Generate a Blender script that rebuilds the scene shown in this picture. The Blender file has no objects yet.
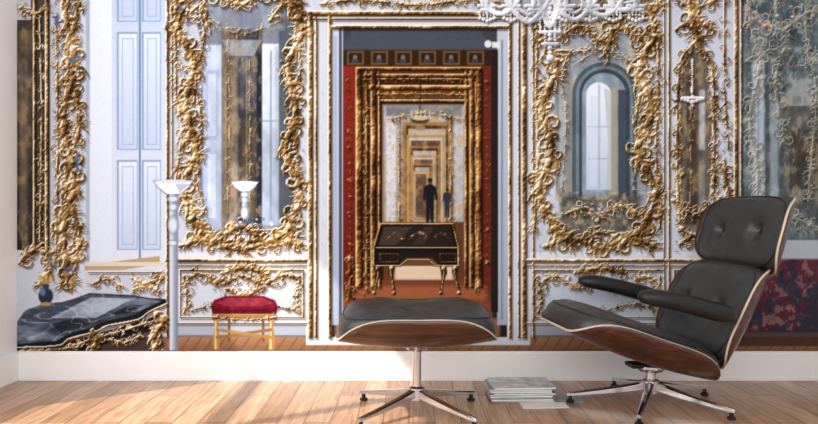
import bpy, math, random
import numpy as np
from mathutils import Vector, Matrix
random.seed(4)
sc = bpy.context.scene
try:
    sc.view_settings.view_transform = 'Standard'
    sc.view_settings.look = 'None'
except Exception: pass

# ------------------------------------------------------------------ dimensions
CAM_H = 0.76; F = 750.0; WALL_Y = 3.39
PPM = F / WALL_Y                       # mural print pixels per metre
XL = (17-409)/PPM; XR = (862-409)/PPM; CEIL = 2.6

# ------------------------------------------------------------------ materials
def lin(c):
    return tuple(((v/255)/12.92 if v/255 <= .04045 else ((v/255+.055)/1.055)**2.4) for v in c)
def mat(name, col, rough=.5, metal=0, spec=.5, coat=0, bump=0, bscale=50, var=0, vscale=8):
    m = bpy.data.materials.new(name); m.use_nodes = True
    nt = m.node_tree; b = nt.nodes['Principled BSDF']
    c = lin(col)
    b.inputs['Base Color'].default_value = (*c, 1)
    b.inputs['Roughness'].default_value = rough
    b.inputs['Metallic'].default_value = metal
    b.inputs['Specular IOR Level'].default_value = spec
    b.inputs['Coat Weight'].default_value = coat
    tc = nt.nodes.new('ShaderNodeTexCoord')
    n = nt.nodes.new('ShaderNodeTexNoise'); n.inputs['Scale'].default_value = vscale
    n.inputs['Detail'].default_value = 4
    nt.links.new(tc.outputs['Object'], n.inputs['Vector'])
    r = nt.nodes.new('ShaderNodeValToRGB')
    r.color_ramp.elements[0].position = .3; r.color_ramp.elements[1].position = .7
    r.color_ramp.elements[0].color = (*[v*(1-var) for v in c], 1)
    r.color_ramp.elements[1].color = (*[min(1, v*(1+var)) for v in c], 1)
    nt.links.new(n.outputs['Fac'], r.inputs['Fac'])
    nt.links.new(r.outputs['Color'], b.inputs['Base Color'])
    if bump:
        n2 = nt.nodes.new('ShaderNodeTexNoise'); n2.inputs['Scale'].default_value = bscale
        n2.inputs['Detail'].default_value = 5
        nt.links.new(tc.outputs['Object'], n2.inputs['Vector'])
        bp = nt.nodes.new('ShaderNodeBump'); bp.inputs['Strength'].default_value = bump
        bp.inputs['Distance'].default_value = .004
        nt.links.new(n2.outputs['Fac'], bp.inputs['Height'])
        nt.links.new(bp.outputs['Normal'], b.inputs['Normal'])
    return m
def walnut(name, axis=(1, 14, 14)):
    m = bpy.data.materials.new(name); m.use_nodes = True
    nt = m.node_tree; b = nt.nodes['Principled BSDF']
    tc = nt.nodes.new('ShaderNodeTexCoord'); mp = nt.nodes.new('ShaderNodeMapping')
    mp.inputs['Scale'].default_value = axis
    nt.links.new(tc.outputs['Object'], mp.inputs['Vector'])
    n = nt.nodes.new('ShaderNodeTexNoise'); n.inputs['Scale'].default_value = 5
    n.inputs['Detail'].default_value = 8; n.inputs['Distortion'].default_value = .8
    nt.links.new(mp.outputs['Vector'], n.inputs['Vector'])
    r = nt.nodes.new('ShaderNodeValToRGB'); e = r.color_ramp.elements
    e[0].position = .3; e[0].color = (*lin((36, 18, 14)), 1)
    e[1].position = .72; e[1].color = (*lin((98, 54, 38)), 1)
    k = e.new(.5); k.color = (*lin((68, 35, 25)), 1)
    nt.links.new(n.outputs['Fac'], r.inputs['Fac'])
    nt.links.new(r.outputs['Color'], b.inputs['Base Color'])
    b.inputs['Roughness'].default_value = .32
    b.inputs['Coat Weight'].default_value = .3; b.inputs['Coat Roughness'].default_value = .2
    return m
M_wall = mat('wall_paint', (240, 242, 244), .8, spec=.2, var=.01)
M_trim = mat('trim_paint', (244, 245, 247), .45, var=.01)
M_walnut = walnut('walnut_veneer')
M_ply = mat('plywood_edge', (206, 186, 162), .45, var=.1, vscale=40)
M_leather = mat('black_leather', (50, 52, 53), .36, spec=.5, bump=.35, bscale=120, var=.12, vscale=14)
M_arm = mat('armrest_leather', (20, 21, 22), .4, spec=.4, bump=.25, bscale=120, var=.12, vscale=14)
M_pipe = mat('leather_piping', (30, 30, 31), .35, bump=.1)
M_alu = mat('polished_aluminium', (220, 220, 223), .16, metal=1, var=.03)
M_blk = mat('black_rubber', (18, 18, 19), .5)
M_paper = mat('paper', (232, 230, 226), .7, var=.03, vscale=60)

def floor_mat():
    m = bpy.data.materials.new('oak_floorboards'); m.use_nodes = True
    nt = m.node_tree; b = nt.nodes['Principled BSDF']; L = nt.links
    tc = nt.nodes.new('ShaderNodeTexCoord'); mp = nt.nodes.new('ShaderNodeMapping')
    mp.inputs['Rotation'].default_value = (0, 0, math.radians(90))
    L.new(tc.outputs['Object'], mp.inputs['Vector'])
    br = nt.nodes.new('ShaderNodeTexBrick')
    br.inputs['Scale'].default_value = 1; br.inputs['Brick Width'].default_value = .62
    br.inputs['Row Height'].default_value = .095; br.inputs['Mortar Size'].default_value = .0018
    br.inputs['Color1'].default_value = (*lin((208, 170, 136)), 1)
    br.inputs['Color2'].default_value = (*lin((168, 126, 93)), 1)
    br.inputs['Mortar'].default_value = (*lin((96, 64, 44)), 1)
    br.offset = .37
    L.new(mp.outputs['Vector'], br.inputs['Vector'])
    mp2 = nt.nodes.new('ShaderNodeMapping'); mp2.inputs['Scale'].default_value = (22, 1.6, 1)
    L.new(tc.outputs['Object'], mp2.inputs['Vector'])
    n = nt.nodes.new('ShaderNodeTexNoise'); n.inputs['Scale'].default_value = 3
    n.inputs['Detail'].default_value = 8; n.inputs['Distortion'].default_value = .6
    L.new(mp2.outputs['Vector'], n.inputs['Vector'])
    r = nt.nodes.new('ShaderNodeValToRGB'); e = r.color_ramp.elements
    e[0].position = .32; e[0].color = (.58, .52, .46, 1); e[1].position = .68; e[1].color = (1.1, 1.1, 1.1, 1)
    L.new(n.outputs['Fac'], r.inputs['Fac'])
    mx = nt.nodes.new('ShaderNodeMixRGB'); mx.blend_type = 'MULTIPLY'; mx.inputs[0].default_value = 1
    L.new(br.outputs['Color'], mx.inputs[1]); L.new(r.outputs['Color'], mx.inputs[2])
    L.new(mx.outputs[0], b.inputs['Base Color'])
    b.inputs['Roughness'].default_value = .3
    bp = nt.nodes.new('ShaderNodeBump'); bp.inputs['Strength'].default_value = .15; bp.inputs['Distance'].default_value = .002
    L.new(br.outputs['Fac'], bp.inputs['Height']); bp.invert = True
    L.new(bp.outputs['Normal'], b.inputs['Normal'])
    return m
M_floor = floor_mat()

# ------------------------------------------------------------------ mesh helpers
def obj(name, verts, faces, mats, smooth=True, parent=None, midx=None):
    me = bpy.data.meshes.new(name); me.from_pydata([tuple(v) for v in verts], [], faces)
    for m in (mats if isinstance(mats, (list, tuple)) else [mats]): me.materials.append(m)
    if midx: me.polygons.foreach_set('material_index', midx)
    me.polygons.foreach_set('use_smooth', [smooth]*len(me.polygons)); me.update()
    o = bpy.data.objects.new(name, me); sc.collection.objects.link(o)
    if parent: o.parent = parent
    return o
def boxes(name, lst, mats, parent=None, bevel=0):
    V = []; Fc = []; mi = []
    for b in lst:
        (x0, y0, z0), (x1, y1, z1) = b[0], b[1]; k = b[2] if len(b) > 2 else 0; rot = b[3] if len(b) > 3 else 0
        cx, cy = (x0+x1)/2, (y0+y1)/2; n = len(V)
        for z in (z0, z1):
            for x, y in ((x0, y0), (x1, y0), (x1, y1), (x0, y1)):
                dx, dy = x-cx, y-cy
                V.append((cx+dx*math.cos(rot)-dy*math.sin(rot), cy+dx*math.sin(rot)+dy*math.cos(rot), z))
        for f in ((3, 2, 1, 0), (4, 5, 6, 7), (0, 1, 5, 4), (1, 2, 6, 5), (2, 3, 7, 6), (3, 0, 4, 7)):
            Fc.append([n+i for i in f]); mi.append(k)
    o = obj(name, V, Fc, mats, False, parent, mi)
    if bevel:
        md = o.modifiers.new('bevel', 'BEVEL'); md.width = bevel; md.segments = 2
    return o
def empty(name, loc, rz):
    e = bpy.data.objects.new(name, None); sc.collection.objects.link(e)
    e.location = loc; e.rotation_euler = (0, 0, rz); e.empty_display_size = .1
    return e

# ------------------------------------------------------------------ room shell
T = .1; YF = -1.0
boxes('floor', [((XL-T, YF, -.08), (XR+T, WALL_Y+T, 0))], M_floor)
boxes('ceiling', [((XL-T, YF, CEIL), (XR+T, WALL_Y+T, CEIL+.1))], M_wall)
boxes('wall_back', [((XL-T, WALL_Y, 0), (XR+T, WALL_Y+T, CEIL))], M_wall)
boxes('wall_right', [((XR, YF, 0), (XR+T, WALL_Y, CEIL))], M_wall)
wy0, wy1, wz0, wz1 = .9, 2.75, .35, 2.3
boxes('wall_left', [((XL-T, YF, 0), (XL, wy0, CEIL)), ((XL-T, wy1, 0), (XL, WALL_Y, CEIL)),
                    ((XL-T, wy0, 0), (XL, wy1, wz0)), ((XL-T, wy0, wz1), (XL, wy1, CEIL))], M_wall)
fr = []
t = .05
for y in (wy0, (wy0+wy1)/2-t/2, wy1-t): fr.append(((XL-.07, y, wz0), (XL-.02, y+t, wz1)))
for z in (wz0, (wz0+wz1)/2, wz1-t): fr.append(((XL-.065, wy0, z), (XL-.025, wy1, z+t)))
boxes('window_1', fr, M_trim)
bh = .131
boxes('baseboard_back', [((XL+.014, WALL_Y-.016, 0), (XR-.014, WALL_Y-.0005, bh-.006)),
                         ((XL+.014, WALL_Y-.011, bh-.006), (XR-.014, WALL_Y-.0005, bh))], M_trim, bevel=.002)
boxes('baseboard_left', [((XL+.0005, YF, 0), (XL+.014, WALL_Y, bh))], M_trim, bevel=.003)
boxes('baseboard_right', [((XR-.014, YF, 0), (XR-.0005, WALL_Y, bh))], M_trim, bevel=.003)

# ------------------------------------------------------------------ the printed wall mural (flat, painted procedurally)
xs = np.concatenate([np.arange(17, 818.01, .75), np.arange(819.5, 862.1, 1.5)])
ys = np.concatenate([np.arange(-196, -12, 6.), np.arange(-12, 351.4, .75)])
X, Y = np.meshgrid(xs, ys); NY, NX = X.shape
IMG = np.zeros((NY, NX, 3))
def C(*c): return np.array(c, float)/255
def vnoise(X, Y, s, seed):
    rg = np.random.RandomState(seed); G = rg.rand(256, 256)
    u = X/s+100; v = Y/s+100; i = np.floor(u).astype(int); j = np.floor(v).astype(int)
    fu = u-i; fv = v-j; fu = fu*fu*(3-2*fu); fv = fv*fv*(3-2*fv)
    i %= 256; j %= 256; i1 = (i+1) % 256; j1 = (j+1) % 256
    return (G[j, i]*(1-fu)+G[j, i1]*fu)*(1-fv)+(G[j1, i]*(1-fu)+G[j1, i1]*fu)*fv
def fbm(s, seed, sx=1, sy=1):
    return .5*vnoise(X*sx, Y*sy, s, seed)+.3*vnoise(X*sx, Y*sy, s/2, seed+1)+.2*vnoise(X*sx, Y*sy, s/4, seed+2)
def sl(x0, y0, x1, y1, pad=2):
    a = np.searchsorted(xs, x0-pad); b = np.searchsorted(xs, x1+pad)
    c = np.searchsorted(ys, y0-pad); d = np.searchsorted(ys, y1+pad)
    return slice(c, d), slice(a, b)
def blend(s, cov, col):
    cov = cov[..., None]; IMG[s] = IMG[s]*(1-cov)+col*cov
def rect(x0, y0, x1, y1, col, al=1, soft=.8, col2=None, hor=False):
    s = sl(x0, y0, x1, y1, soft+1); x = X[s]; y = Y[s]
    cv = np.clip((x-x0)/soft+.5, 0, 1)*np.clip((x1-x)/soft+.5, 0, 1)*np.clip((y-y0)/soft+.5, 0, 1)*np.clip((y1-y)/soft+.5, 0, 1)
    if col2 is not None:
        f = np.clip(((x-x0)/(x1-x0)) if hor else ((y-y0)/(y1-y0)), 0, 1)[..., None]
        col = col*(1-f)+col2*f
    blend(s, cv*al, col)
def poly_cov(pts):
    px = [p[0] for p in pts]; py = [p[1] for p in pts]
    s = sl(min(px), min(py), max(px), max(py)); cv = 0
    for ox, oy in ((-.25, -.1), (.25, .1), (-.1, .25), (.1, -.25)):
        x = X[s]+ox; y = Y[s]+oy; ins = np.zeros(x.shape, bool)
        for k in range(len(pts)):
            xa, ya = pts[k]; xb, yb = pts[k-1]
            if ya == yb: continue
            c = ((ya > y) != (yb > y)) & (x < (xb-xa)*(y-ya)/(yb-ya)+xa)
            ins ^= c
        cv = cv+ins/4.
    return s, cv
def poly(pts, col, al=1):
    s, cv = poly_cov(pts); blend(s, cv*al, col)
def mottle(pts, sc_, seed, amt, sx=1, sy=1, tint=None):
    """aged-glass / reflection mottling inside a polygon"""
    s, cv = poly_cov(pts); n = fbm(sc_, seed, sx, sy)[s]
    IMG[s] = IMG[s]*(1+(cv*(n-.5)*2*amt)[..., None])
    if tint is not None: blend(s, cv*np.clip((n-.56)*8, 0, 1)*.55, tint)
def arch(x0, x1, yt, yb):
    """outline of a round-headed opening"""
    cx = (x0+x1)/2; r = (x1-x0)/2
    return [(x0, yb)]+[(cx-r*math.cos(math.pi*k/14), yt+r-r*math.sin(math.pi*k/14)) for k in range(15)]+[(x1, yb)]
def ell(cx, cy, rx, ry, col, al=1, soft=.15):
    s = sl(cx-rx, cy-ry, cx+rx, cy+ry); d = np.sqrt(((X[s]-cx)/rx)**2+((Y[s]-cy)/ry)**2)
    blend(s, np.clip((1-d)/soft, 0, 1)*al, col)
def cat(p, n=14):
    p = [np.array(q, float) for q in p]; p = [2*p[0]-p[1]]+p+[2*p[-1]-p[-2]]; o = []
    for i in range(1, len(p)-2):
        for k in range(n):
            t = k/n
            o.append(.5*((2*p[i])+(-p[i-1]+p[i+1])*t+(2*p[i-1]-5*p[i]+4*p[i+1]-p[i+2])*t*t+(-p[i-1]+3*p[i]-3*p[i+1]+p[i+2])*t**3))
    o.append(p[-2]); return o
class Relief:
    def __init__(s): s.H = np.zeros((NY, NX)); s.L = np.zeros((NY, NX))
    def stamp(s, x, y, r):
        if r < .3: return
        w = sl(x-r, y-r, x+r, y+r, .5); d = 1-((X[w]-x)**2+(Y[w]-y)**2)/(r*r)
        if d.size: s.H[w] = np.maximum(s.H[w], r*np.sqrt(np.maximum(d, 0)))
    def near(s, x, y, r):
        w = sl(x-r, y-r, x+r, y+r, .5); d = 1-np.sqrt((X[w]-x)**2+(Y[w]-y)**2)/r
        if d.size: s.L[w] = np.maximum(s.L[w], np.maximum(d, 0))
    def stroke(s, pts, w0, w1=None):
        w1 = w0 if w1 is None else w1
        P = np.array(pts, float); seg = np.hypot(*(P[1:]-P[:-1]).T); cum = np.concatenate([[0], np.cumsum(seg)])
        n = max(2, int(cum[-1]/max(.6, min(w0, w1)*.6))); tt = np.linspace(0, cum[-1], n)
        xx = np.interp(tt, cum, P[:, 0]); yy = np.interp(tt, cum, P[:, 1])
        for k in range(n): s.stamp(xx[k], yy[k], w0+(w1-w0)*k/(n-1))
    def vbar(s, xc, y0, y1, w):
        q = sl(xc-w, y0, xc+w, y1, 0); d = 1-((X[q]-xc)/w)**2
        s.H[q] = np.maximum(s.H[q], w*np.sqrt(np.maximum(d, 0)))
    def hbar(s, yc, x0, x1, w):
        q = sl(x0, yc-w, x1, yc+w, 0); d = 1-((Y[q]-yc)/w)**2
        s.H[q] = np.maximum(s.H[q], w*np.sqrt(np.maximum(d, 0)))
    def spiral(s, cx, cy, R, a0, turns, dr, w):
        pts = []
        for k in range(26):
            t = k/25; a = a0+dr*turns*2*math.pi*t; r = R*(1-.8*t); pts.append((cx+r*math.cos(a), cy+r*math.sin(a)))
        s.stroke(pts, w, w*.55)
    def leaf(s, x, y, a, L, w, bend=.5):
        pts = []
        for k in range(8):
            t = k/7; pts.append((x, y)); x += L/8*math.cos(a); y += L/8*math.sin(a); a += bend/8*2
        s.stroke(pts, w, w*.3)
    def fan(s, x, y, a, L, w, n=5, spread=1.0):
        for k in range(n):
            q = (k/(n-1)-.5)*2
            s.leaf(x, y, a+q*spread, L*(1-.35*abs(q)), w*.8, q*.5)
        s.stamp(x, y, w*1.3)
    def rococo(s, pts, w, seed, sp=13, size=9, sides=(-1, 1), main=True, lace=1.0):
        rg = random.Random(seed); P = cat(pts); w = w*.62 if w > 1.5 else w*.8
        if main:
            n = len(P)
            for i in range(n-1):
                L = math.hypot(*(P[i+1]-P[i])); m = max(1, int(L/max(.6, w*.5)))
                for j in range(m):
                    q = P[i]+(P[i+1]-P[i])*j/m; ww = w*(.8+.5*math.sin((i+j/m)*1.1+seed)*math.sin((i+j/m)*.37+seed*2))
                    s.stamp(q[0], q[1], ww)
        acc = 0; k = 0
        for i in range(1, len(P)):
            d = P[i]-P[i-1]; L = math.hypot(*d)
            if L < 1e-6: continue
            acc += L
            if lace and i % 2 == 0: s.near(P[i][0], P[i][1], size*1.3*lace)
            if acc < sp: continue
            acc = 0; k += 1; a = math.atan2(d[1], d[0]); sd = sides[k % len(sides)]
            nx, ny = -math.sin(a)*sd, math.cos(a)*sd; z = size*rg.uniform(.65, 1.15)
            if rg.random() < .6:
                s.spiral(P[i][0]+nx*z*.5, P[i][1]+ny*z*.5, z*.6, a-sd*math.pi/2+rg.uniform(-.4, .4), rg.uniform(.7, 1.1), rg.choice((-1, 1)), w*.75)
            else:
                s.fan(P[i][0]+nx*w*.4, P[i][1]+ny*w*.4, a+sd*math.pi/2+rg.uniform(-.5, .5), z*1.1, w*.62, 5, rg.uniform(.6, 1.1))
            for q in range(3):
                sd2 = rg.choice((-1, 1))
                s.leaf(P[i][0]+rg.uniform(-3, 3), P[i][1]+rg.uniform(-3, 3), a+sd2*rg.uniform(.2, 1.3), z*rg.uniform(.9, 1.7), w*.65, -sd2*rg.uniform(.2, 1.1))
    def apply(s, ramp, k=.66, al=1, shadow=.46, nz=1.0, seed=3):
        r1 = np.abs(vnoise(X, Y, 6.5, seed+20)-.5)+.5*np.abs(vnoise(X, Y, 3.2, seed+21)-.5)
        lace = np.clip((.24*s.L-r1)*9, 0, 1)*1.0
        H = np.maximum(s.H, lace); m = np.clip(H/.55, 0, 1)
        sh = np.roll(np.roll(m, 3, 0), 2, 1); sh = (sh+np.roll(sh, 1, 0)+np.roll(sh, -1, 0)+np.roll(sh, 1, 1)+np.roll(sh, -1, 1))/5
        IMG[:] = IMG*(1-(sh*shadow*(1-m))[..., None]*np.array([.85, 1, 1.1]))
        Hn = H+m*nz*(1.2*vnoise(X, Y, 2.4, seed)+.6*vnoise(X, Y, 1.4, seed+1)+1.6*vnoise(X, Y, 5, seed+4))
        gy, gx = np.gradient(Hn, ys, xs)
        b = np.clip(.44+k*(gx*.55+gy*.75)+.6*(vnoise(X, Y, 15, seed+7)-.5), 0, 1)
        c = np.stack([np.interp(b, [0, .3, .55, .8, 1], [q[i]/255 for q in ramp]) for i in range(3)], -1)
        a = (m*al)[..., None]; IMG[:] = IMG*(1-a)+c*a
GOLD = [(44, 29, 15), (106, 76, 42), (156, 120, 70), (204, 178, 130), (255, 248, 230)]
DGOLD = [(26, 12, 6), (72, 40, 18), (126, 78, 36), (180, 130, 70), (240, 214, 160)]
PGOLD = [(70, 72, 68), (114, 113, 100), (156, 150, 130), (196, 190, 170), (238, 238, 230)]

# base panelling
IMG[:] = C(192, 201, 217)
IMG += ((fbm(90, 11)-.5)*.12)[..., None]
# --- left: mirror edge, carved pier, window embrasure with shutters
rect(17, -200, 52, 250, C(74, 66, 58)); rect(17, -200, 31, 20, C(190, 196, 205)); rect(17, 30, 33, 250, C(96, 84, 70), col2=C(46, 42, 42))
rect(20, 60, 28, 240, C(132, 120, 104), .6, 3); mottle([(17, 20), (33, 20), (33, 250), (17, 250)], 6, 190, .4, 1, .5, C(150, 122, 78))
rect(50, -200, 60, 300, C(182, 188, 203))
rect(86, -200, 115, 262, C(232, 238, 247), col2=C(206, 216, 233)); rect(112, -200, 167, 262, C(176, 194, 222), col2=C(205, 214, 228))
for x0, x1 in ((117, 138), (142, 161)):
    for y0, y1 in ((-190, -110), (-100, 22), (32, 150), (160, 250)):
        rect(x0, y0, x1, y1, C(136, 157, 196)); rect(x0+2, y0+2, x1-1, y1-1, C(214, 224, 240), col2=C(184, 199, 224))
        rect(x0+5, y0+6, x1-4, y1-5, C(150, 171, 206)); rect(x0+6, y0+7, x1-5, y1-6, C(206, 218, 238), col2=C(184, 199, 224))
rect(139, -200, 141, 262, C(104, 125, 164))
rect(86, -200, 90, 265, C(150, 160, 182), .8)
poly([(85, 265), (85, 276), (160, 264), (160, 256)], C(172, 150, 118)); rect(85, 262, 167, 266, C(208, 200, 186))
rect(85, 270, 167, 340, C(186, 194, 210)); 
# --- wall around mirror 1 / lower dado
rect(165, 252, 310, 258, C(216, 221, 231)); rect(165, 263, 310, 338, C(192, 201, 217))
rect(526, 252, 740, 258, C(216, 221, 231)); rect(526, 265, 740, 338, C(188, 196, 212))
rect(165, 323, 310, 338, C(164, 172, 190)); rect(526, 325, 740, 340, C(164, 172, 190)); rect(165, 335, 310, 338, C(112, 110, 116)); rect(526, 335, 740, 338, C(112, 110, 116))
# parquet in the print
rect(17, 337, 862, 352, C(158, 118, 88), col2=C(124, 86, 60))
for k in range(60):
    x = 165+k*12; poly([(x, 337), (x+2, 337), (x-8, 352), (x-11, 352)], C(104, 70, 50), .5)
# mirror 1 content
mir1 = [(205, -60), (196, 20), (205, 60), (198, 120), (200, 190), (212, 235), (286, 235), (296, 190), (292, 120), (298, 60), (286, 20), (280, -60)]
poly(mir1, C(122, 129, 140))
rect(203, 45, 222, 230, C(192, 205, 226), 1, 2, col2=C(162, 177, 202)); rect(205, 70, 219, 140, C(158, 177, 208), .8); rect(205, 150, 219, 222, C(166, 184, 212), .8)
rect(208, 74, 216, 136, C(202, 215, 235), .8); rect(208, 154, 216, 218, C(206, 218, 236), .8)
rect(222, -60, 238, 232, C(92, 80, 70), .9, 3, col2=C(130, 118, 102)); rect(238, -60, 262, 232, C(70, 71, 80), .95, 3, col2=C(46, 45, 50))
rect(262, 44, 279, 225, C(220, 230, 242), 1, 2, col2=C(146, 162, 186)); rect(257, 30, 262, 225, C(34, 38, 48), .9)
rect(270, 50, 272, 220, C(128, 143, 170), .8); rect(262, 120, 279, 122, C(128, 143, 170), .8); rect(275, 46, 279, 222, C(160, 172, 190), .7, 2)
rect(279, -60, 294, 220, C(78, 84, 96), .85, 2); rect(205, -60, 285, 30, C(142, 153, 172), .8, 4)
rect(241, 120, 256, 220, C(100, 84, 64), .6, 4); rect(224, 60, 236, 200, C(150, 136, 114), .5, 3); rect(240, 40, 256, 110, C(98, 103, 114), .7, 3)
poly([(222, 40), (262, 40), (254, 56), (230, 56)], C(176, 182, 192), .6); rect(227, 62, 229, 225, C(60, 48, 38), .6); rect(246, 60, 247.5, 200, C(160, 142, 106), .6)
mottle(mir1, 12, 201, .16, 1.4, .5); mottle([(222, 30), (262, 30), (262, 230), (222, 230)], 6, 205, .3, 1.2, .6, C(156, 132, 92))
# mirror 2 content
mir2 = [(560, -60), (556, 20), (560, 60), (552, 120), (556, 190), (566, 236), (640, 238), (648, 190), (640, 120), (642, 60), (632, 20), (630, -60)]
poly(mir2, C(146, 158, 172))
mottle(mir2, 10, 211, .26, 1.2, .6, C(186, 168, 130)); rect(556, 62, 572, 200, C(124, 124, 122), .65, 3); rect(559, 80, 566, 190, C(184, 192, 202), .65, 2)
poly(arch(572, 637, 62, 205), C(76, 90, 99)); poly(arch(576, 633, 66, 205), C(112, 128, 140)); poly(arch(579, 630, 69, 202), C(60, 72, 82))
poly(arch(582, 626, 73, 200), C(136, 152, 168))
mottle(arch(572, 637, 62, 205), 8, 214, .2, 1, .5)
rect(586, 92, 611, 190, C(226, 236, 248), 1, 1.5, col2=C(190, 204, 224)); ell(598.5, 93, 12.5, 11, C(226, 236, 248), 1, .1)
rect(598, 84, 600, 190, C(158, 174, 197), .7); rect(588, 126, 610, 127.5, C(158, 174, 197), .7); rect(588, 158, 610, 159.5, C(158, 174, 197), .7); rect(590, 96, 597, 186, C(206, 220, 240), .6)
poly([(604, 88), (611, 92), (612, 190), (606, 190), (608, 140)], C(186, 192, 200), .8)
rect(611, 88, 617, 196, C(170, 156, 130), .75, 2); rect(618, 90, 628, 200, C(54, 62, 72), .85, 2)
rect(560, 196, 640, 236, C(98, 94, 86), .85, 5)
mottle([(556, 192), (645, 192), (640, 238), (562, 238)], 6, 217, .45, 1, 1, C(184, 162, 122))
# narrow mirror 3
m3 = [(683, 232), (679, 140), (683, 62), (694, 46), (708, 60), (712, 140), (708, 232)]
poly(m3, C(104, 96, 86))
rect(686, 66, 697, 225, C(70, 58, 48), .85, 3); rect(699, 90, 705, 150, C(190, 200, 211), .85, 2); rect(699, 165, 705, 220, C(150, 150, 148), .7, 2)
mottle(m3, 7, 221, .3, 1.2, .6, C(160, 136, 94))
# big right mirror
rect(742, -200, 862, 242, C(102, 116, 124))
bigm = [(742, -200), (862, -200), (862, 242), (742, 242)]
mottle(bigm, 26, 31, .4, 1, .6); mottle(bigm, 8, 41, .35, 1, .8, C(166, 172, 168)); mottle(bigm, 11, 46, .35, 1.3, .6, C(54, 64, 70))
rect(782, 98, 822, 210, C(98, 94, 90), .75, 6); rect(790, 130, 818, 190, C(70, 64, 58), .85, 3); poly([(780, 100), (800, 78), (822, 100), (822, 106), (780, 106)], C(156, 162, 162), .8)
rect(752, 60, 764, 220, C(190, 204, 218), .8, 3); rect(757.5, 62, 759, 218, C(126, 140, 156), .7); rect(770, 96, 778, 220, C(156, 168, 178), .7, 3); rect(765, 50, 769, 224, C(64, 74, 80), .6, 2)
mottle([(780, 96), (822, 96), (822, 212), (780, 212)], 7, 49, .35, 1.2, .7, C(150, 138, 112))
rect(742, 240, 862, 262, C(186, 194, 208))
# sofa / tapestry on the right
rect(716, 259, 862, 332, C(100, 52, 64), 1, 2, col2=C(84, 40, 52))
s = sl(716, 259, 862, 332, 0); q = fbm(7, 61)[s]; q2 = fbm(11, 71)[s]
m_ = np.clip((q-.48)*9, 0, 1); blend(s, m_*.6, C(160, 132, 130)); blend(s, np.clip((q2-.50)*9, 0, 1)*.8, C(46, 54, 72))
rect(716, 330, 862, 346, C(66, 46, 46), .85, 2)

# --- doorway enfilade
rect(306, 8, 530, 345, C(200, 207, 220))
rect(332, 28, 507, 337, C(40, 34, 36))
rect(332, 28, 500, 52, C(52, 58, 68), 1, 2, col2=C(74, 74, 76)); poly([(342, 50), (352, 30), (480, 30), (492, 50)], C(66, 74, 84))
rect(342, 50, 492, 312, C(90, 54, 26))
rect(342, 60, 355, 290, C(134, 36, 26), col2=C(94, 26, 20)); rect(482, 60, 491, 290, C(100, 38, 24))
rect(343, 50, 491, 66, C(46, 29, 20))
for k in range(6):
    rect(347+k*24, 51, 364+k*24, 65, C(110, 74, 36)); rect(349+k*24, 53, 362+k*24, 63, C(30, 30, 36)); ell(355+k*24, 57.5, 2.2, 3, C(150, 118, 94), .8); ell(355+k*24, 61, 4, 2.5, C(76, 60, 66), .8)
rect(356, 68, 480, 300, C(108, 66, 28), col2=C(80, 45, 22)); rect(366, 80, 474, 300, C(64, 33, 16)); 
rect(371, 86, 470, 300, C(126, 80, 38)); rect(378, 98, 468, 290, C(58, 33, 22)); rect(382, 104, 466, 262, C(136, 122, 106))
# third room and the rooms beyond it
rect(384, 106, 464, 226, C(176, 175, 176), col2=C(146, 132, 118)); rect(386, 106, 462, 116, C(100, 104, 112), .7, 2)
rect(386, 118, 396, 222, C(214, 220, 230), .8, 2); rect(454, 118, 463, 222, C(194, 197, 206), .7, 2)
for k in range(6):
    f = .80**k; cx = 427-1.2*k; hw = 24*f; yt = 214-(214-122)*(.86**k); yb = 214+12*f
    rect(cx-hw, yt, cx+hw, yb, C(150, 110, 62) if k % 2 == 0 else C(170, 140, 96), 1, .8)
    rect(cx-hw+2.6*f+.6, yt+3*f+.6, cx+hw-2.6*f-.6, yb, C(58, 40, 30) if k % 2 == 0 else C(190, 185, 178), 1, .8)
    rect(cx-hw+4.4*f+.8, yt+6*f+1, cx+hw-4.4*f-.8, yb, C(180, 170, 156) if k % 2 == 0 else C(96, 72, 56), 1, .8)
mottle([(384, 106), (464, 106), (464, 226), (384, 226)], 5, 231, .25, 1, .8, C(166, 130, 82))
rect(384, 222, 464, 290, C(96, 54, 34)); rect(394, 258, 454, 281, C(236, 216, 188), .85, 5); poly([(404, 226), (448, 226), (452, 262), (400, 262)], C(112, 50, 36), .8)
# floor of second room
poly([(342, 337), (342, 300), (372, 280), (470, 280), (492, 300), (492, 337)], C(110, 58, 37))
rect(352, 286, 486, 300, C(168, 98, 64), .7, 5); rect(342, 302, 492, 318, C(128, 72, 48), .7, 3); rect(335, 318, 500, 337, C(156, 108, 76), .8, 3)
# door leaves
rect(331, 28, 343, 325, C(192, 203, 223), col2=C(156, 170, 196)); rect(339, 28, 342, 325, C(74, 76, 90)); rect(334, 36, 337, 318, C(160, 174, 200))
rect(497, 28, 508, 325, C(184, 193, 210), col2=C(160, 169, 188)); rect(491, 50, 498, 312, C(36, 28, 28)); rect(501, 40, 503, 320, C(130, 137, 156))
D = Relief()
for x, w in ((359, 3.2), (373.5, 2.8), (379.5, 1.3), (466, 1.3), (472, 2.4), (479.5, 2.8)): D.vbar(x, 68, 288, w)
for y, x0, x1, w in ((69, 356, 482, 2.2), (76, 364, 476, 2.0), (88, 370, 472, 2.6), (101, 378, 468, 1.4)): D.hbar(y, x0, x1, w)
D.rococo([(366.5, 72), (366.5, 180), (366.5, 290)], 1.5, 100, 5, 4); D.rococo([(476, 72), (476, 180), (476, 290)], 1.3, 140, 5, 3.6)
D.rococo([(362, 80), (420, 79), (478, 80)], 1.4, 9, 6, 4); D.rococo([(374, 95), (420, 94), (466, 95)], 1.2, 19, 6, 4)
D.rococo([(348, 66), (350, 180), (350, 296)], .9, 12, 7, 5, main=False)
D.rococo([(487, 66), (487, 180), (487, 296)], .9, 13, 8, 4, main=False)
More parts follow.
